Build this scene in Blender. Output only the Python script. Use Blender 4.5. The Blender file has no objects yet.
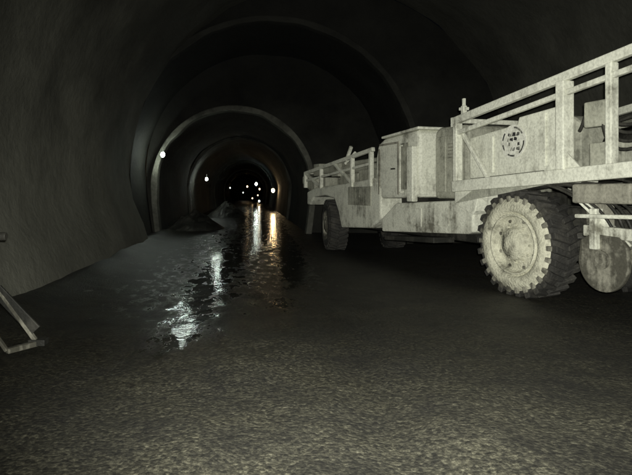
import bpy, bmesh, math, random
from mathutils import Vector, Matrix, noise
random.seed(4)
D=bpy.data; C=bpy.context
sc=C.scene
sc.view_settings.view_transform='Standard'; sc.view_settings.look='None'; sc.view_settings.exposure=0

# ---------------- materials ----------------
def nt(name):
    m=D.materials.new(name); m.use_nodes=True
    t=m.node_tree; b=t.nodes['Principled BSDF']
    return m,t,b
def N(t,ty,**k):
    n=t.nodes.new(ty)
    for a,v in k.items():
        if a in n.inputs.keys(): n.inputs[a].default_value=v
        else: setattr(n,a,v)
    return n
def L(t,a,b): t.links.new(a,b)
def ramp(t,fac,stops):
    r=t.nodes.new('ShaderNodeValToRGB'); e=r.color_ramp.elements
    while len(e)<len(stops): e.new(0.5)
    for i,(p,c) in enumerate(stops):
        e[i].position=p; e[i].color=(c[0],c[1],c[2],1) if not isinstance(c,(int,float)) else (c,c,c,1)
    L(t,fac,r.inputs[0]); return r
def dirty(name,clean,dirt,lo=.42,hi=.62,scale=1.6,rough=.75,bump=.25,spec=.3,drips=True):
    m,t,b=nt(name)
    tc=N(t,'ShaderNodeTexCoord')
    n1=N(t,'ShaderNodeTexNoise'); n1.inputs['Scale'].default_value=scale; n1.inputs['Detail'].default_value=5; n1.inputs['Roughness'].default_value=.72
    L(t,tc.outputs['Object'],n1.inputs['Vector'])
    last=n1.outputs[0]
    if drips:
        mp=N(t,'ShaderNodeMapping'); mp.inputs['Scale'].default_value=(9,9,.9); L(t,tc.outputs['Object'],mp.inputs[0])
        n2=N(t,'ShaderNodeTexNoise'); n2.inputs['Scale'].default_value=1.6; n2.inputs['Detail'].default_value=2
        L(t,mp.outputs[0],n2.inputs['Vector'])
        mx=N(t,'ShaderNodeMath',operation='MULTIPLY_ADD'); L(t,n2.outputs[0],mx.inputs[0]); mx.inputs[1].default_value=.32; L(t,last,mx.inputs[2])
        # road mud splashed over the lower body: more dirt low down
        sp=N(t,'ShaderNodeSeparateXYZ'); L(t,tc.outputs['Object'],sp.inputs[0])
        lw=N(t,'ShaderNodeMapRange'); L(t,sp.outputs['Z'],lw.inputs[0]); lw.inputs['From Min'].default_value=.6; lw.inputs['From Max'].default_value=1.7; lw.inputs['To Min'].default_value=-.08; lw.inputs['To Max'].default_value=-.15
        ad=N(t,'ShaderNodeMath',operation='ADD'); L(t,mx.outputs[0],ad.inputs[0]); L(t,lw.outputs[0],ad.inputs[1]); last=ad.outputs[0]
    r=ramp(t,last,[(lo,clean),((lo+hi)/2,[(clean[i]*.64+dirt[i]*.36) for i in range(3)]),(hi,dirt)])
    n3=N(t,'ShaderNodeTexNoise'); n3.inputs['Scale'].default_value=30; n3.inputs['Detail'].default_value=2; L(t,tc.outputs['Object'],n3.inputs['Vector'])
    r3=ramp(t,n3.outputs[0],[(.3,.76),(.6,1.0)])
    mm=N(t,'ShaderNodeMix',data_type='RGBA',blend_type='MULTIPLY'); mm.inputs[0].default_value=1
    L(t,r.outputs[0],mm.inputs[6]); L(t,r3.outputs[0],mm.inputs[7]); L(t,mm.outputs[2],b.inputs['Base Color'])
    b.inputs['Roughness'].default_value=rough; b.inputs['Specular IOR Level'].default_value=spec
    bp=N(t,'ShaderNodeBump'); bp.inputs['Strength'].default_value=bump; bp.inputs['Distance'].default_value=.02
    L(t,n3.outputs[0],bp.inputs['Height']); L(t,bp.outputs[0],b.inputs['Normal'])
    return m
M_white=dirty('dusty_white_paint',(.66,.665,.565),(.17,.165,.13),.50,.73)
M_grey=dirty('grimy_panel',(.38,.38,.31),(.12,.12,.095),.44,.68)
M_dark=dirty('greasy_steel',(.05,.048,.04),(.018,.018,.015),.4,.6,rough=.6)
M_mid=dirty('muddy_steel',(.30,.29,.235),(.07,.067,.052),.40,.64)
M_rub=dirty('muddy_rubber',(.030,.029,.026),(.085,.08,.065),.48,.72,scale=3,rough=.85,bump=.5,drips=False)
M_side=dirty('mud_caked_sidewall',(.52,.51,.40),(.15,.145,.11),.48,.69,scale=3.6,bump=.8,drips=False)
M_black=dirty('black_paint',(.03,.03,.03),(.35,.35,.29),.48,.66,scale=9,drips=False)
M_sign=dirty('sign_white',(.68,.68,.60),(.35,.35,.29),.45,.7,scale=8,drips=False)

def concrete(name,a,bcol,sc_=.5,crown_shade=True):
    m,t,b=nt(name)
    tc=N(t,'ShaderNodeTexCoord')
    n1=N(t,'ShaderNodeTexNoise'); n1.inputs['Scale'].default_value=sc_; n1.inputs['Detail'].default_value=5; n1.inputs['Roughness'].default_value=.7
    L(t,tc.outputs['Object'],n1.inputs['Vector'])
    r=ramp(t,n1.outputs[0],[(.33,bcol),(.68,a)])
    last=r.outputs[0]
    if crown_shade:  # ceiling shade painted into the base colour, darker with height
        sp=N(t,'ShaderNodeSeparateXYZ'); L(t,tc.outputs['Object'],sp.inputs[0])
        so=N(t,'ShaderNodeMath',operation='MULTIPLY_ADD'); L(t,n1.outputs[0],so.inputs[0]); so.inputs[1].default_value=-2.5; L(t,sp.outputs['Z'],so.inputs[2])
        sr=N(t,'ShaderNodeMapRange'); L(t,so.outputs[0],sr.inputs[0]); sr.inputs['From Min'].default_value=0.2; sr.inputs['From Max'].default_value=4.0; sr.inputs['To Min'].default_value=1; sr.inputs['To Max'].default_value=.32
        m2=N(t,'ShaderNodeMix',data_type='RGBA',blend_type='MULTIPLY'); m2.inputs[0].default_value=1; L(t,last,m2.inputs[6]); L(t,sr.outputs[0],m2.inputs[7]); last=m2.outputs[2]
    L(t,last,b.inputs['Base Color'])
    b.inputs['Roughness'].default_value=.9; b.inputs['Specular IOR Level'].default_value=.15
    n3=N(t,'ShaderNodeTexNoise'); n3.inputs['Scale'].default_value=6; n3.inputs['Detail'].default_value=4; n3.inputs['Roughness'].default_value=.7; L(t,tc.outputs['Object'],n3.inputs['Vector'])
    bp=N(t,'ShaderNodeBump'); bp.inputs['Strength'].default_value=.5; bp.inputs['Distance'].default_value=.05
    L(t,n3.outputs[0],bp.inputs['Height']); L(t,bp.outputs[0],b.inputs['Normal'])
    return m
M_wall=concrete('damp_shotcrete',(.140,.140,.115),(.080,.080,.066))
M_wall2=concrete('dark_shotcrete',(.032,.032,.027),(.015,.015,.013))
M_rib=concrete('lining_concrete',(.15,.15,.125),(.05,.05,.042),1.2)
M_ribf=concrete('dark_rib_concrete',(.09,.09,.075),(.04,.04,.033),1.2)  # darker concrete tone for ribs inside the drift
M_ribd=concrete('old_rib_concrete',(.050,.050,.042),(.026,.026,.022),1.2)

# ground
def ground_mat():
    m,t,b=nt('wet_gravel_floor')
    tc=N(t,'ShaderNodeTexCoord')
    o=tc.outputs['Object']
    at=N(t,'ShaderNodeVertexColor'); at.layer_name='water'
    sa=N(t,'ShaderNodeSeparateColor'); L(t,at.outputs['Color'],sa.inputs[0])
    big=N(t,'ShaderNodeTexNoise'); big.inputs['Scale'].default_value=1.3; big.inputs['Detail'].default_value=6; big.inputs['Roughness'].default_value=.72; L(t,o,big.inputs['Vector'])
    mpe=N(t,'ShaderNodeMapping'); mpe.inputs['Scale'].default_value=(3.2,1.5,1); L(t,o,mpe.inputs[0])
    ed=N(t,'ShaderNodeTexNoise'); ed.inputs['Scale'].default_value=1.6; ed.inputs['Detail'].default_value=5; ed.inputs['Roughness'].default_value=.7; L(t,mpe.outputs[0],ed.inputs['Vector'])
    w=N(t,'ShaderNodeMath',operation='MULTIPLY_ADD'); L(t,sa.outputs[0],w.inputs[0]); w.inputs[1].default_value=.42; L(t,ed.outputs[0],w.inputs[2])
    pud=ramp(t,w.outputs[0],[(.66,0),(.86,1)])
    dm=N(t,'ShaderNodeMath',operation='MULTIPLY_ADD'); L(t,big.outputs[0],dm.inputs[0]); dm.inputs[1].default_value=.9; L(t,sa.outputs[1],dm.inputs[2])
    damp=ramp(t,dm.outputs[0],[(.45,0),(1.0,1)])
    f=N(t,'ShaderNodeTexNoise'); f.inputs['Scale'].default_value=30; f.inputs['Detail'].default_value=4; f.inputs['Roughness'].default_value=.85; L(t,o,f.inputs['Vector'])
    v=N(t,'ShaderNodeTexVoronoi'); v.inputs['Scale'].default_value=40; L(t,o,v.inputs['Vector'])
    stone=ramp(t,f.outputs[0],[(.36,(.018,.017,.012)),(.52,(.062,.059,.040)),(.68,(.16,.152,.108))])
    vb=N(t,'ShaderNodeRGBToBW'); L(t,v.outputs['Color'],vb.inputs[0])
    vr=ramp(t,vb.outputs[0],[(.22,.30),(.55,.85),(.78,1.1)])
    c1=N(t,'ShaderNodeMix',data_type='RGBA',blend_type='MULTIPLY'); c1.inputs[0].default_value=.85; L(t,stone.outputs[0],c1.inputs[6]); L(t,vr.outputs[0],c1.inputs[7])
    br=ramp(t,big.outputs[0],[(.38,.30),(.50,.72),(.62,1.1)])
    c2=N(t,'ShaderNodeMix',data_type='RGBA',blend_type='MULTIPLY'); c2.inputs[0].default_value=.95; L(t,c1.outputs[2],c2.inputs[6]); L(t,br.outputs[0],c2.inputs[7])
    mud=N(t,'ShaderNodeMix',data_type='RGBA',blend_type='MULTIPLY'); L(t,damp.outputs[0],mud.inputs[0]); L(t,c2.outputs[2],mud.inputs[6]); mud.inputs[7].default_value=(.30,.29,.265,1)
    c3=N(t,'ShaderNodeMix',data_type='RGBA'); L(t,pud.outputs[0],c3.inputs[0]); L(t,mud.outputs[2],c3.inputs[6]); c3.inputs[7].default_value=(.012,.012,.009,1)
    L(t,c3.outputs[2],b.inputs['Base Color'])
    r1=N(t,'ShaderNodeMapRange'); L(t,damp.outputs[0],r1.inputs[0]); r1.inputs['To Min'].default_value=.8; r1.inputs['To Max'].default_value=.5
    r2=N(t,'ShaderNodeMix'); L(t,pud.outputs[0],r2.inputs[0]); L(t,r1.outputs[0],r2.inputs[2]); r2.inputs[3].default_value=.15
    L(t,r2.outputs[0],b.inputs['Roughness'])
    b.inputs['Specular IOR Level'].default_value=.4
    hs=N(t,'ShaderNodeMath',operation='MULTIPLY_ADD'); L(t,v.outputs['Distance'],hs.inputs[0]); hs.inputs[1].default_value=-.6; L(t,f.outputs[0],hs.inputs[2])
    st=N(t,'ShaderNodeMapRange'); L(t,pud.outputs[0],st.inputs[0]); st.inputs['To Min'].default_value=.75; st.inputs['To Max'].default_value=.04
    bp=N(t,'ShaderNodeBump'); bp.inputs['Distance'].default_value=.016; L(t,st.outputs[0],bp.inputs['Strength']); L(t,hs.outputs[0],bp.inputs['Height'])
    mp=N(t,'ShaderNodeMapping'); mp.inputs['Scale'].default_value=(4,10,1); L(t,o,mp.inputs[0])
    rn=N(t,'ShaderNodeTexNoise'); rn.inputs['Scale'].default_value=1.7; rn.inputs['Detail'].default_value=2; L(t,mp.outputs[0],rn.inputs['Vector'])
    rs=N(t,'ShaderNodeMapRange'); L(t,pud.outputs[0],rs.inputs[0]); rs.inputs['To Min'].default_value=.05; rs.inputs['To Max'].default_value=.65
    bp2=N(t,'ShaderNodeBump'); bp2.inputs['Distance'].default_value=.010; L(t,rs.outputs[0],bp2.inputs['Strength']); L(t,rn.outputs[0],bp2.inputs['Height']); L(t,bp.outputs[0],bp2.inputs['Normal'])
    L(t,bp2.outputs[0],b.inputs['Normal'])
    return m
M_ground=ground_mat()
def emis(name,col,s):
    m=D.materials.new(name); m.use_nodes=True; t=m.node_tree; t.nodes.clear()
    e=t.nodes.new('ShaderNodeEmission'); e.inputs[0].default_value=(*col,1); e.inputs[1].default_value=s
    o=t.nodes.new('ShaderNodeOutputMaterial'); L(t,e.outputs[0],o.inputs[0]); m.cycles.emission_sampling='NONE'; return m

# ---------------- helpers ----------------
def link(name,bm,mat,parent=None,smooth=False,bev=0):
    me=D.meshes.new(name); bmesh.ops.recalc_face_normals(bm,faces=bm.faces); bm.to_mesh(me); bm.free()
    ob=D.objects.new(name,me); C.collection.objects.link(ob)
    if mat: me.materials.append(mat)
    if parent: ob.parent=parent
    if smooth:
        for p in me.polygons: p.use_smooth=True
    if bev:
        b=ob.modifiers.new('b','BEVEL'); b.width=bev; b.segments=2; b.limit_method='ANGLE'; b.angle_limit=math.radians(40)
    return ob
def empty(name,loc=(0,0,0),rz=0):
    e=D.objects.new(name,None); C.collection.objects.link(e); e.location=loc; e.rotation_euler=(0,0,rz); e.empty_display_size=.3; return e
def addbox(bm,x0,x1,y0,y1,z0,z1):
    vs=[bm.verts.new(p) for p in [(x0,y0,z0),(x1,y0,z0),(x1,y1,z0),(x0,y1,z0),(x0,y0,z1),(x1,y0,z1),(x1,y1,z1),(x0,y1,z1)]]
    for f in [(0,1,2,3),(4,5,6,7),(0,1,5,4),(1,2,6,5),(2,3,7,6),(3,0,4,7)]: bm.faces.new([vs[i] for i in f])
def addprism(bm,pts,v0,v1):
    a=[bm.verts.new((v0,u,z)) for u,z in pts]; b=[bm.verts.new((v1,u,z)) for u,z in pts]
    bm.faces.new(a); bm.faces.new(b[::-1]); n=len(pts)
    for i in range(n): bm.faces.new([a[i],a[(i+1)%n],b[(i+1)%n],b[i]])
def addbeam(bm,p,q,w,h):
    p=Vector(p); q=Vector(q); d=(q-p).normalized()
    up=Vector((0,0,1)) if abs(d.z)<.9 else Vector((0,1,0))
    s=d.cross(up).normalized(); u=s.cross(d).normalized()
    vs=[]
    for c in (p,q):
        for a,b in ((-1,-1),(1,-1),(1,1),(-1,1)): vs.append(bm.verts.new(c+s*a*w/2+u*b*h/2))
    for f in [(0,1,2,3),(4,5,6,7),(0,1,5,4),(1,2,6,5),(2,3,7,6),(3,0,4,7)]: bm.faces.new([vs[i] for i in f])
def addcyl(bm,p,q,r,r2=None,n=16):
    p=Vector(p); q=Vector(q); d=q-p; r2=r if r2 is None else r2
    rot=d.to_track_quat('Z','Y').to_matrix().to_4x4()
    bmesh.ops.create_cone(bm,cap_ends=True,segments=n,radius1=r,radius2=r2,depth=d.length,matrix=Matrix.Translation((p+q)/2)@rot)
def tube(name,pts,r,mat,parent):
    cu=D.curves.new(name,'CURVE'); cu.dimensions='3D'; cu.bevel_depth=r; cu.bevel_resolution=3
    s=cu.splines.new('BEZIER'); s.bezier_points.add(len(pts)-1)
    for b,p in zip(s.bezier_points,pts): b.co=p; b.handle_left_type=b.handle_right_type='AUTO'
    cu.materials.append(mat); o=D.objects.new(name,cu); C.collection.objects.link(o); o.parent=parent; return o

# ---------------- ground ----------------
def sstep(a,b,x):
    t=max(0,min(1,(x-a)/(b-a))); return t*t*(3-2*t)
def gz(x,y):
    near=1 if y<5 else max(.18,1-(y-5)/6)
    if y>16: near=.12
    z=(noise.noise(Vector((x*.45,y*.45,1)))*.06+noise.noise(Vector((x*1.6,y*1.6,5)))*.03)*near
    if y<14: z+=noise.noise(Vector((x*5,y*5,9)))*.014*near
    dx=x+.70
    z+=.060*math.tanh(dx/.5)*math.exp(-(dx/1.25)**2)*sstep(3.6,5.2,y)*(1-sstep(13,17,y))
    if y<12: z-=.03*math.exp(-((x-1.0+.03*y+.06*math.sin(y*.8))/.22)**2)*near
    if y<20:
        z+=.14*math.exp(-((x+3.0)/.4)**2)*(1+.8*noise.noise(Vector((x,y*.9,3))))
    return z
def water(x,y):
    cx=-.70+sstep(7,22,y)*1.15+max(0,y-22)*.02
    hw=.42+.05*max(0,y-6)
    a=math.exp(-((x-cx)/min(hw,1.9))**2)*sstep(4.4,5.6,y)
    b_=math.exp(-((x-.9-.03*(y-12))/.55)**2)*sstep(6.5,10,y)
    e=.95*math.exp(-((x+.70)/.38)**2)*sstep(8,10,y)*(1-sstep(13,16,y))
    c=.85*math.exp(-((x-.42)/.35)**2-((y-7.3)/.7)**2)
    d=.62*math.exp(-((x+.5)/1.5)**2)*sstep(5,8,y)*(1-sstep(18,26,y)*.5)
    return max(0,min(1,max(a,b_,c,d,e)))
def damp_dark(x,y):  # damp mud plus a darkness mask growing with distance and to the left
    a=min(1,max(0,(y-3.2)/3.4)); 
    s=1-min(1,max(0,(x-1.2)/3.0))*.4
    return a*s*.62+.16*sstep(.3,2.2,-x)
xs=[-9,-6,-4.5]+[-3.8+i*.07 for i in range(150)]+[7,7.6,9,12]
ys=[]; y=-6
while y<120:
    ys.append(y); y+= .5 if y<1 else (.07 if y<9 else (.15 if y<20 else (.6 if y<50 else 3)))
bm=bmesh.new(); rows=[[bm.verts.new((x,y,gz(x,y))) for x in xs] for y in ys]
for j in range(len(ys)-1):
    for i in range(len(xs)-1): bm.faces.new((rows[j][i],rows[j][i+1],rows[j+1][i+1],rows[j+1][i]))
g=link('ground',bm,M_ground,smooth=True)
ca=g.data.color_attributes.new('water','FLOAT_COLOR','POINT')
for i,vv in enumerate(g.data.vertices): ca.data[i].color=(water(vv.co.x,vv.co.y),damp_dark(vv.co.x,vv.co.y),0,1)

# ---------------- tunnel ----------------
def profile(cx,cz,R,foot,n=56,pinch=.93):
    pts=[(cx-R*pinch*foot[0],-.4)]
    pts.append((cx-R*(.5+.5*pinch*foot[0]),cz*.28)); pts.append((cx-R*.99,cz*.65)) 
    for i in range(n+1):
        a=math.pi-math.pi*i/n; pts.append((cx+R*math.cos(a),cz+R*math.sin(a)))
    pts.append((cx+R*.985,cz*.55)); pts.append((cx+R*pinch*foot[1],-.4))
    return pts
PA=profile(2.05,2.0,5.55,(.94,.98))
PB=profile(.55,2.2,4.35,(1,1))
PC=profile(-.6,1.65,2.85,(1,1))
tun=empty('mine_tunnel')
def sweep(name,P,y0,y1,mat,step,amp,curve=0):
    bm=bmesh.new(); rr=[]; n=max(2,int((y1-y0)/step)+1)
    cx=sum(p[0] for p in P)/len(P)
    for k in range(n):
        y=y0+(y1-y0)*k/(n-1); row=[]
        for x,z in P:
            d=noise.noise(Vector((x*.7,y*.7,z*.7)))*amp+noise.noise(Vector((x*2.5,y*2.5,z*2.5)))*amp*.4
            v=Vector((x-cx,0,z-1.8)); v.normalize()
            row.append(bm.verts.new((x+v.x*d,y,z+v.z*d)))
        rr.append(row)
    for j in range(n-1):
        for i in range(len(P)-1): bm.faces.new((rr[j][i],rr[j][i+1],rr[j+1][i+1],rr[j+1][i]))
    return link(name,bm,mat,tun,smooth=True)
def rib(name,P,y,w,t,mat):
    cx=sum(p[0] for p in P)/len(P)
    bm=bmesh.new(); R=[]
    for x,z in P:
        v=Vector((x-cx,0,max(z,1.8)-1.8)); v.normalize()
        k=noise.noise(Vector((x*1.5,y,z*1.5)))*.07
        R.append([bm.verts.new((x+v.x*o,yy,z+v.z*o)) for o,yy in ((.12,y),(-t+k,y+k*.8),(-t+k,y+w),(.12,y+w))])
    for a,b in zip(R,R[1:]):
        for i in range(4): bm.faces.new((a[i],a[(i+1)%4],b[(i+1)%4],b[i]))
    return link(name,bm,mat,tun,bev=.03)
def bulk(name,P1,P2,y,mat):
    bm=bmesh.new()
    a=[bm.verts.new((x,y,z)) for x,z in P1]; b=[bm.verts.new((x,y+.25,z)) for x,z in P2]
    for i in range(len(a)-1): bm.faces.new((a[i],a[i+1],b[i+1],b[i]))
    return link(name,bm,mat,tun)
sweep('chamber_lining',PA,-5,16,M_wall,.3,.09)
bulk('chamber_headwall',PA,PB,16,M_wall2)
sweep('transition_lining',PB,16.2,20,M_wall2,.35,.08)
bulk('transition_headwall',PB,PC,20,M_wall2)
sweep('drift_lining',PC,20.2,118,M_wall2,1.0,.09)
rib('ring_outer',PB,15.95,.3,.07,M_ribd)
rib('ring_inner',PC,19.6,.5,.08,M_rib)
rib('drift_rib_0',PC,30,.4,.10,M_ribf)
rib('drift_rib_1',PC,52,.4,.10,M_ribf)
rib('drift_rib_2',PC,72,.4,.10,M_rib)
bm=bmesh.new(); addbox(bm,-6,6,118,118.3,-1,8); link('tunnel_end',bm,M_wall2,tun)

def heap(name,cx,cy,rx,ry,h):
    bm=bmesh.new(); n=22; rows=[]
    for j in range(n+1):
        r=[]
        for i in range(n+1):
            a=-1+2*i/n; b_=-1+2*j/n; q=min(1,math.hypot(a,b_))
            x=cx+a*rx; y=cy+b_*ry
            z=h*(1-q)**.8*(1+.5*noise.noise(Vector((x*2,y*2,2))))+noise.noise(Vector((x*6,y*6,4)))*.05-.05
            r.append(bm.verts.new((x,y,z)))
        rows.append(r)
    for j in range(n):
        for i in range(n): bm.faces.new((rows[j][i],rows[j][i+1],rows[j+1][i+1],rows[j+1][i]))
    link(name,bm,M_dark)
heap('muck_pile',-2.3,22.5,1.3,1.8,.75)
heap('muck_pile.001',-1.4,34,1.3,2.5,.9)

# ---------------- lamps ----------------
def lamp(X,z,Y,r,col,s,pw):
    e=empty('tunnel_lamp',(X,Y,z))
    bm=bmesh.new(); bmesh.ops.create_uvsphere(bm,u_segments=12,v_segments=8,radius=r,matrix=Matrix.Diagonal((1,1,1.25,1)))
    link('bulb',bm,emis('lamp_glow',col,s),e,smooth=True)
    bm=bmesh.new(); addcyl(bm,(0,r*.9,0),(0,r*.9+.08,0),r*.9,r*.6); addbox(bm,-.015,.015,r,r+.04,0,.3); link('housing',bm,M_dark,e)
    if pw:
        ld=D.lights.new('lamp_light','POINT'); ld.energy=pw; ld.color=col; ld.shadow_soft_size=r
        lo=D.objects.new('lamp_light',ld); C.collection.objects.link(lo); lo.parent=e; lo.location=(0,-r-.05,0)
cool=(.88,1,.88); warm=(1,.70,.36)
for X,z,Y,r,c,s,pw in [(-3.08,2.82,19.3,.075,cool,60,42),(-2.62,2.28,33,.08,cool,60,34),(.62,2.30,55,.12,cool,60,10),(1.85,1.62,44,.13,warm,40,75),
      (1.0,.50,60,.09,cool,12,3),(-.45,2.4,90,.12,warm,12,4),(1.3,1.9,75,.10,warm,14,6),
      (-2.4,2.0,66,.07,cool,5,0),(.3,.7,70,.08,warm,6,0),(-1.2,1.4,95,.10,cool,4,0),(1.2,1.0,84,.09,warm,6,0)]:
    lamp(X,z,Y,r,c,s,pw)

# ---------------- vehicle ----------------
T=empty('mining_utility_truck',(3.78,7.8,0),math.radians(16))
def part(name,fn,mat,bev=.012,smooth=False):
    bm=bmesh.new(); fn(bm); return link(name,bm,mat,T,bev=bev,smooth=smooth)
def boxes(name,lst,mat,bev=.012):
    def f(bm):
        for b in lst: addbox(bm,*b)
    return part(name,f,mat,bev)
def beams(name,lst,mat,bev=.008):
    def f(bm):
        for b in lst: addbeam(bm,*b)
    return part(name,f,mat,bev)

def lathe(bm,prof,x0,u,z,sgn,n=64):
    R=[]
    for k in range(n):
        a=2*math.pi*k/n
        R.append([bm.verts.new((x0+sgn*px,u+r*math.cos(a),z+r*math.sin(a))) for px,r in prof])
    for k in range(n):
        A=R[k];B=R[(k+1)%n]
        for i in range(len(prof)-1): bm.faces.new((A[i],A[i+1],B[i+1],B[i]))
def wheel(tag,x0,u,sgn,Rw=.77,steer=0,face=M_side,rimf=None):
    e=empty('wheel_'+tag,(x0,u,Rw-.02)); e.parent=T; e.rotation_euler=(0,0,steer)
    W=.48; rimf=rimf or face
    def pt(name,fn,mat,bev=0,smooth=True):
        bm=bmesh.new(); fn(bm); return link(name,bm,mat,e,bev=bev,smooth=smooth)
    k=Rw/.77
    pt('tyre_tread',lambda bm:lathe(bm,[(.035,.66*k),(.02,.69*k),(.05,.715*k),(.12,.73*k),(W/2,.735*k),(W-.12,.73*k),(W-.05,.715*k),(W-.01,.68*k),(W,.45*k)],0,0,0,sgn),M_rub)
    pt('tyre_sidewall',lambda bm:lathe(bm,[(.035,.665*k),(.012,.64*k),(-.012,.60*k),(-.026,.55*k),(-.022,.50*k),(.004,.465*k),(.03,.452*k),(.03,.44*k)],0,0,0,sgn),face)
    pt('rim',lambda bm:lathe(bm,[(.03,.44*k),(-.010,.435*k),(-.012,.415*k),(.02,.405*k),(.07,.395*k),(.095,.36*k),(.08,.30*k),(.075,.24*k),(.03,.225*k),(.0,.21*k),(-.0,.15*k),(-.03,.14*k),(-.035,.07*k),(-.03,.001)],0,0,0,sgn),rimf)
    def bolts(bm):
        for i in range(12):
            a=2*math.pi*i/12; y=.27*k*math.cos(a); z=.27*k*math.sin(a)
            addcyl(bm,(sgn*.04,y,z),(sgn*.09,y,z),.018,n=6)
    pt('wheel_nuts',bolts,rimf,smooth=False)
    def holes(bm):
        for i in range(8):
            a=2*math.pi*(i+.5)/8; y=.345*k*math.cos(a); z=.345*k*math.sin(a)
            addcyl(bm,(sgn*.075,y,z),(sgn*.12,y,z),.024,n=12)
    pt('hand_holes',holes,M_mid,smooth=False)
    def ribs_(bm):
        for i in range(26):
            a=2*math.pi*i/26
            mtx=Matrix.Rotation(a,4,'X')
            vs0=len(bm.verts)
            addbox(bm,min(sgn*-.004,sgn*.04),max(sgn*-.004,sgn*.04),.60*k,.70*k,-.035,.035)
            bm.verts.ensure_lookup_table()
            for v in bm.verts[vs0:]: v.co=mtx@v.co
    pt('sidewall_blocks',ribs_,M_mid if face==M_side else M_rub,bev=.012,smooth=False)
    def lugs(bm):
        n=26
        for i in range(n):
            for side in (0,1):
                a=2*math.pi*(i+.5*side)/n
                mtx=Matrix.Rotation(a,4,'X')
                vs0=len(bm.verts)
                xa,xb=(.015,W*.54) if side==0 else (W*.46,W-.01)
                sk=.10
                pts=[(xa,-.05),(xb,-.04+sk),(xb,.035+sk),(xa,.05)]
                if side==1: pts=[(xa,-.04+sk),(xb,-.05),(xb,.05),(xa,.035+sk)]
                lo=[bm.verts.new((sgn*x,.69*k,z_)) for x,z_ in pts]; hi=[bm.verts.new((sgn*x,.775*k,z_*.9)) for x,z_ in pts]
                bm.faces.new(lo); bm.faces.new(hi)
                for j in range(4): bm.faces.new((lo[j],lo[(j+1)%4],hi[(j+1)%4],hi[j]))
                bm.verts.ensure_lookup_table()
                for v in bm.verts[vs0:]: v.co=mtx@v.co
    pt('tread_lugs',lugs,M_rub,bev=.012,smooth=False)
wheel('rear_left',0,.06,1)
wheel('rear_right',2.35,.06,-1)
wheel('front_left',0.06,6.75,1,Rw=.66,face=M_rub,rimf=M_mid,steer=math.radians(-14))
wheel('front_right',2.30,6.75,-1,Rw=.66,face=M_rub,rimf=M_mid,steer=math.radians(-14))
part('axles',lambda bm:[addcyl(bm,(.3,.06,.77),(2.05,.06,.77),.14),addcyl(bm,(.3,6.75,.66),(2.05,6.75,.66),.12),
     bmesh.ops.create_uvsphere(bm,u_segments=16,v_segments=10,radius=.3,matrix=Matrix.Translation((1.17,.06,.77)))],M_dark,bev=0,smooth=True)
boxes('chassis_rails',[(.62,.80,-3.6,7.9,.95,1.28),(1.55,1.73,-3.6,7.9,.95,1.28),(.8,1.55,-2.2,-2.0,1.0,1.2),(.8,1.55,1.4,1.6,1.0,1.2)],M_dark)

def zt(u): return 2.90-.132*(u) 
def zm(u): return zt(u)-.235
def zb(u): return 1.72-.052*u
fr=[];u0,u1=1.34,-3.6
for v in (-.02,2.38):
    fr+=[((v,u0,zt(u0)-.05),(v,u1,zt(u1)-.05),.09,.12),((v,u0-.05,zm(u0)-.02),(v,u1,zm(u1)-.02),.07,.07),
         ((v,u0,zb(u0)-.06),(v,u1,zb(u1)-.06),.12,.18)]
    for up,w in ((1.27,.13),(-.86,.18),(-1.52,.12),(-2.6,.13),(-3.5,.13)):
        fr.append(((v+.012,up,zb(up)+.02),(v+.012,up,zt(up)-.1),w,w*.7))
fr+=[((-.02,1.29,zt(1.3)-.05),(2.38,1.29,zt(1.3)-.05),.08,.08),((.02,-3.55,zt(-3.55)-.05),(2.33,-3.55,zt(-3.55)-.05),.08,.08),
     ((.05,1.22,zm(1.2)-.04),(.05,.62,zb(.6)+.03),.06,.06)]
beams('bed_frame',fr,M_white,.014)
beams('corner_post',[((0,1.12,2.70),(0,1.12,2.90),.07,.07),((0,1.12,2.90),(0,1.12,3.02),.045,.045),((0,1.34,2.74),(0,1.34,2.58),.1,.12),((0,1.22,2.86),(0,1.02,2.84),.05,.05)],M_white)
def gus(bm):
    for up in (-.86,-2.6):
        addprism(bm,[(up+.08,zb(up)+.03),(up+.30,zb(up+.3)+.03),(up+.08,zb(up)+.24)],-.045,-.02)
        addprism(bm,[(up-.08,zb(up)+.03),(up-.26,zb(up-.26)+.03),(up-.08,zb(up)+.22)],-.045,-.02)
part('gussets',gus,M_white,.004)
part('bed_floor',lambda bm:addprism(bm,[(1.25,zb(1.25)+.0),(-3.5,zb(-3.5)+.0),(-3.5,zb(-3.5)-.06),(1.25,zb(1.25)-.06)],.05,2.31),M_mid)
part('inner_panel',lambda bm:addprism(bm,[(1.18,zb(1.18)+.06),(-.70,zb(-.7)+.06),(-.70,zt(-.7)-.34),(.1,zt(.1)-.30),(.14,zt(.1)-.40),(1.18,zt(1.18)-.36)],.16,.20),M_white)
part('bed_tank',lambda bm:addprism(bm,[(1.0,zb(1)+.05),(-.6,zb(-.6)+.05),(-.6,2.45),(-.45,2.56),(.9,2.42),(1.0,2.34)],.5,1.9),M_grey,.05)
boxes('panel_ribs',[(.135,.16,.62,.66,1.80,2.36),(.135,.16,-.40,-.36,1.85,2.58)],M_white,.005)
part('bed_cargo',lambda bm:[addcyl(bm,(.7,-1.0,2.05),(.7,-3.2,2.2),.26),addcyl(bm,(1.4,-1.0,2.05),(1.4,-3.2,2.2),.26)],M_dark,.0,True)
boxes('bed_toolbox',[(.25,1.1,-1.45,-.98,1.80,2.12),(.12,.2,-1.40,-1.02,2.3,2.62)],M_grey,.02)
for i in range(5):
    tube('bed_hose_%d'%i,[(.35+.1*i,-.75,2.3+.06*i),(.2+.05*i,-1.1,2.55-.05*i),(.15+.05*i,-1.5,2.0+.1*i),(.3,-2.1,2.4)],.022,M_dark,T)
part('warning_notice',lambda bm:addcyl(bm,(.143,.20,2.24),(.158,.20,2.24),.25,n=36),M_sign,.002)
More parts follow.
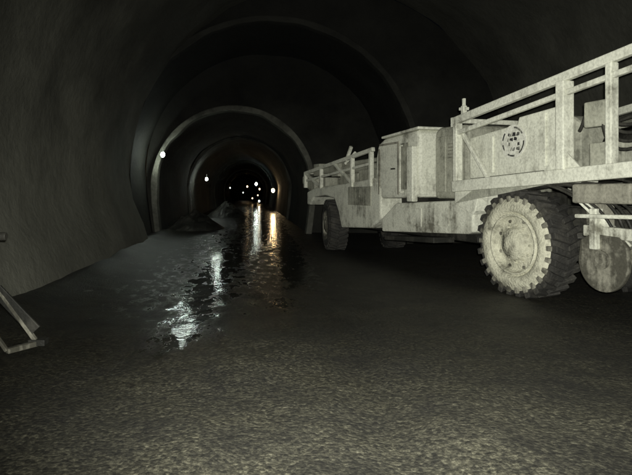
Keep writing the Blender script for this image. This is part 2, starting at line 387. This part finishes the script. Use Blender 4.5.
def ringf(bm,r0,r1,x,a0=0,a1=360,n=20,u=.20,z=2.24):
    A=[]
    for i in range(n+1):
        a=math.radians(a0+(a1-a0)*i/n)
        A.append((bm.verts.new((x,u+r0*math.cos(a),z+r0*math.sin(a))),bm.verts.new((x,u+r1*math.cos(a),z+r1*math.sin(a)))))
    for p,q in zip(A,A[1:]): bm.faces.new((p[0],p[1],q[1],q[0]))
def sg(bm):
    for a0,a1 in ((8,40),(95,150),(180,235),(262,300),(325,350)): ringf(bm,.195,.22,.1405,a0,a1)
    R=random.Random(5)
    for r in range(4):
        z=2.24-.13+r*.072; hw=math.sqrt(max(0,.17**2-(z+.02-2.24)**2)); u=.20-hw
        while u<.20+hw-.03:
            w=R.choice((.022,.04,.07))
            if R.random()<.7: 
                vs=[bm.verts.new((.1402,u+R.uniform(-.01,.01),z-R.uniform(0,.015))),bm.verts.new((.1402,u+w,z+R.uniform(-.01,.015))),bm.verts.new((.1402,u+w-R.uniform(0,.015),z+R.uniform(.03,.06))),bm.verts.new((.1402,u,z+R.uniform(.03,.055)))]
                bm.faces.new(vs)
            u+=w+R.uniform(.010,.02)
part('notice_marks',sg,M_black,0)
boxes('outrigger_housing',[(.0,.5,-1.75,-.95,1.36,1.60),(.05,.42,-3.0,-1.8,.95,1.5),(.22,.55,-1.1,-.95,.9,1.36)],M_mid,.03)
beams('underframe_struts',[((.1,-.95,1.45),(.25,-1.55,.85),.10,.08),((.1,.75,1.45),(.45,1.2,1.0),.1,.08),((.2,-1.0,1.02),(.2,-2.6,.98),.14,.14),((.05,-.98,1.2),(.05,-1.9,1.22),.07,.05),
      ((.12,-1.2,1.3),(.12,-1.2,.8),.12,.10)],M_white,.014)
def skid(bm):
    pts=[]
    for i in range(25):
        a=math.radians(180+180*i/24); pts.append((-1.28+.34*math.cos(a),.66+.37*math.sin(a)))
    pts+=[(-.97,.90),(-1.12,.99),(-1.5,.97),(-1.6,.86)]
    addprism(bm,pts,.12,.18)
part('stabiliser_plate',skid,M_mid,.015)
part('stabiliser_plate_boss',lambda bm:[addcyl(bm,(.09,-1.28,.68),(.13,-1.28,.68),.11,n=28),addcyl(bm,(.06,-1.28,.68),(.1,-1.28,.68),.045,n=16)],M_mid,.005)
for i in range(7):
    a=random.uniform(-.1,.1); uu=-1.0-.12*i
    tube('hose_%d'%i,[(.1+.05*i,.75,1.5+a*.3),(.05+.04*i,.1,1.63-.05*i*.3),(.08+.03*i,uu,1.45+a),(.2,uu-.25,1.1+a),(.35,uu-.1,.9)],.018,M_dark,T)
part('side_sill',lambda bm:addprism(bm,[(.90,.86),(1.05,.82),(3.75,.68),(3.75,.95),(3.2,1.28),(1.35,1.36),(1.0,1.50),(.90,1.50)],.0,.5),M_white,.03)
boxes('sill_panels',[(-.012,.0,1.5,2.15,.92,1.22),(-.012,.0,2.3,3.0,.86,1.2)],M_white,.005)
part('side_sill_step',lambda bm:addprism(bm,[(1.9,.60),(3.6,.52),(3.6,.60),(1.9,.70)],-.03,.4),M_dark,.01)
part('mud_guard',lambda bm:addprism(bm,[(.84,1.20),(.90,1.14),(1.35,1.30),(1.35,1.58),(-.9,1.66),(-.9,1.62),(.72,1.60)],-.01,.5),M_white,.012)
boxes('centre_mass',[(.5,1.9,.9,7.0,.62,1.5)],M_dark,.05)
part('compressor_cabinet',lambda bm:addprism(bm,[(1.42,1.38),(2.34,1.38),(2.34,2.60),(2.20,2.68),(1.50,2.66),(1.42,2.58)],.30,2.1),M_grey,.06)
boxes('cabinet_door',[(.275,.30,1.52,1.95,1.5,2.5),(.275,.30,1.99,2.28,1.5,2.5)],M_grey,.01)
boxes('cabinet_louvres',[(.258,.277,1.58,1.90,z,z+.02) for z in [2.1+.06*i for i in range(5)]],M_mid,.003)
part('operator_cab',lambda bm:addprism(bm,[(2.42,1.40),(4.0,1.36),(4.05,2.2),(3.95,2.50),(3.70,2.60),(2.50,2.66),(2.42,2.6)],.02,1.5),M_white,.06)
part('cab_roof_lip',lambda bm:addprism(bm,[(2.38,2.665),(3.72,2.605),(3.72,2.65),(2.38,2.715)],-.03,1.55),M_white,.015)
boxes('cab_door_frame',[(-.005,.02,3.1,3.14,1.45,2.5),(-.005,.02,3.85,3.89,1.45,2.4),(-.005,.02,3.14,3.85,2.46,2.5)],M_mid,.004)
boxes('cab_side_recess',[(-.004,.021,2.75,3.02,1.55,2.45)],M_grey,.004)
boxes('cab_exhaust_box',[(-.10,.02,2.46,2.66,1.32,2.36)],M_white,.02)
boxes('cab_handle',[(-.03,-.01,3.2,3.35,1.95,1.98)],M_dark,.003)
beams('cab_handrail',[((-.06,2.95,1.5),(-.06,2.95,2.4),.03,.03),((-.06,2.95,2.4),(.03,2.95,2.4),.03,.03),((-.06,2.95,1.5),(.03,2.95,1.5),.03,.03)],M_white,.003)
part('front_hood',lambda bm:addprism(bm,[(3.8,.95),(4.2,.72),(5.7,.64),(5.85,1.0),(6.1,1.34),(6.7,1.42),(7.4,1.36),(7.7,1.15),(7.9,1.15),(7.9,1.50),(7.3,1.62),(5.6,1.70),(4.1,1.80),(3.8,1.6)],.0,2.35),M_white,.04)
boxes('hood_hatch',[(-.014,.0,4.2,5.3,1.2,1.62),(-.024,-.012,4.7,4.8,1.38,1.42)],M_grey,.006)
boxes('hood_box',[(.15,1.2,4.2,5.1,1.74,2.02),(.3,1.6,5.4,6.4,1.68,1.96),(.6,1.7,4.1,7.2,1.7,1.85)],M_grey,.03)
rl=[]
rz=lambda u:2.42-.10*(u-4.1)
for v in (.0,1.9):
    rl+=[((v,4.1,rz(4.1)),(v,8.05,rz(8.05)),.08,.09),((v,4.2,rz(4.1)-.3),(v,7.9,rz(7.9)-.22),.06,.06)]
    for u in (4.2,5.1,6.9,8.0): rl.append(((v,u,1.62),(v,u,rz(u)),.09,.09))
rl+=[((0,5.1,1.7),(0,6.1,rz(6.1)),.07,.07),((0,6.9,1.62),(0,8.0,rz(8)),.07,.07),((0,8.02,rz(8)),(1.9,8.02,rz(8)),.05,.05),((0,5.4,2.25),(.0,5.15,2.56),.07,.07),((.3,6.1,2.2),(.5,5.9,2.5),.06,.06)]
beams('front_railing',rl,M_white,.012)
part('boom_rest',lambda bm:[addbox(bm,.3,1.6,7.3,8.1,1.5,1.9),addprism(bm,[(7.6,1.4),(8.5,1.75),(8.5,1.95),(7.6,1.9)],.1,.5)],M_grey,.02)
part('stowed_boom',lambda bm:[addcyl(bm,(.5,4.3,2.05),(.35,7.6,2.12),.12),addbox(bm,.2,.6,6.3,6.7,1.9,2.28),addbox(bm,.2,.55,7.5,7.9,1.95,2.28),addcyl(bm,(.45,4.3,2.25),(.35,6.4,2.2),.05)],M_grey,.01)

# ---------------- barricade at left ----------------
Bq=empty('barricade',(-2.45,5.3,0))
def bpart(n,fn,mat,bev=.006):
    bm=bmesh.new(); fn(bm); return link(n,bm,mat,Bq,bev=bev)
bpart('legs',lambda bm:[addbeam(bm,(-.35,0,1.05),(.40,-.02,.04),.05,.035),addbeam(bm,(-.52,-.25,1.05),(.22,-.28,.04),.045,.03),addbeam(bm,(.40,-.02,.04),(.22,-.28,.04),.05,.05)],M_mid)
bpart('rail',lambda bm:[addbeam(bm,(-.9,-.1,1.06),(.07,0,1.07),.05,.05),addcyl(bm,(.02,0,1.07),(.09,0,1.07),.04)],M_dark)
bpart('foot',lambda bm:[addbox(bm,.32,.48,-.06,.06,.02,.08),addbeam(bm,(.0,-.02,.56),(.38,-.02,.16),.03,.12)],M_dark)

# ---------------- world, flash, camera ----------------
w=D.worlds.new('World'); sc.world=w; w.use_nodes=True
t=w.node_tree; sk=t.nodes.new('ShaderNodeTexSky'); sk.sky_type='NISHITA'; sk.sun_disc=False; sk.sun_elevation=math.radians(-4)
L(t,sk.outputs[0],t.nodes['Background'].inputs[0]); t.nodes['Background'].inputs[1].default_value=.02
fl=D.lights.new('camera_flash','SPOT'); fl.energy=3700; fl.color=(1,1,.91); fl.spot_size=math.radians(98); fl.spot_blend=1; fl.shadow_soft_size=.03
fo=D.objects.new('camera_flash',fl); C.collection.objects.link(fo); fo.location=(.05,0,1.57)
fo.rotation_euler=(Vector((.20,1,-0.02))).to_track_quat('-Z','Y').to_euler()
cd=D.cameras.new('camera'); co=D.objects.new('camera',cd); C.collection.objects.link(co); sc.camera=co
co.location=(0,0,1.5); co.rotation_euler=(math.radians(90),0,0)
cd.sensor_width=36; cd.lens=31.16; cd.shift_x=.1044; cd.shift_y=-.072; cd.clip_end=400; cd.clip_start=.05
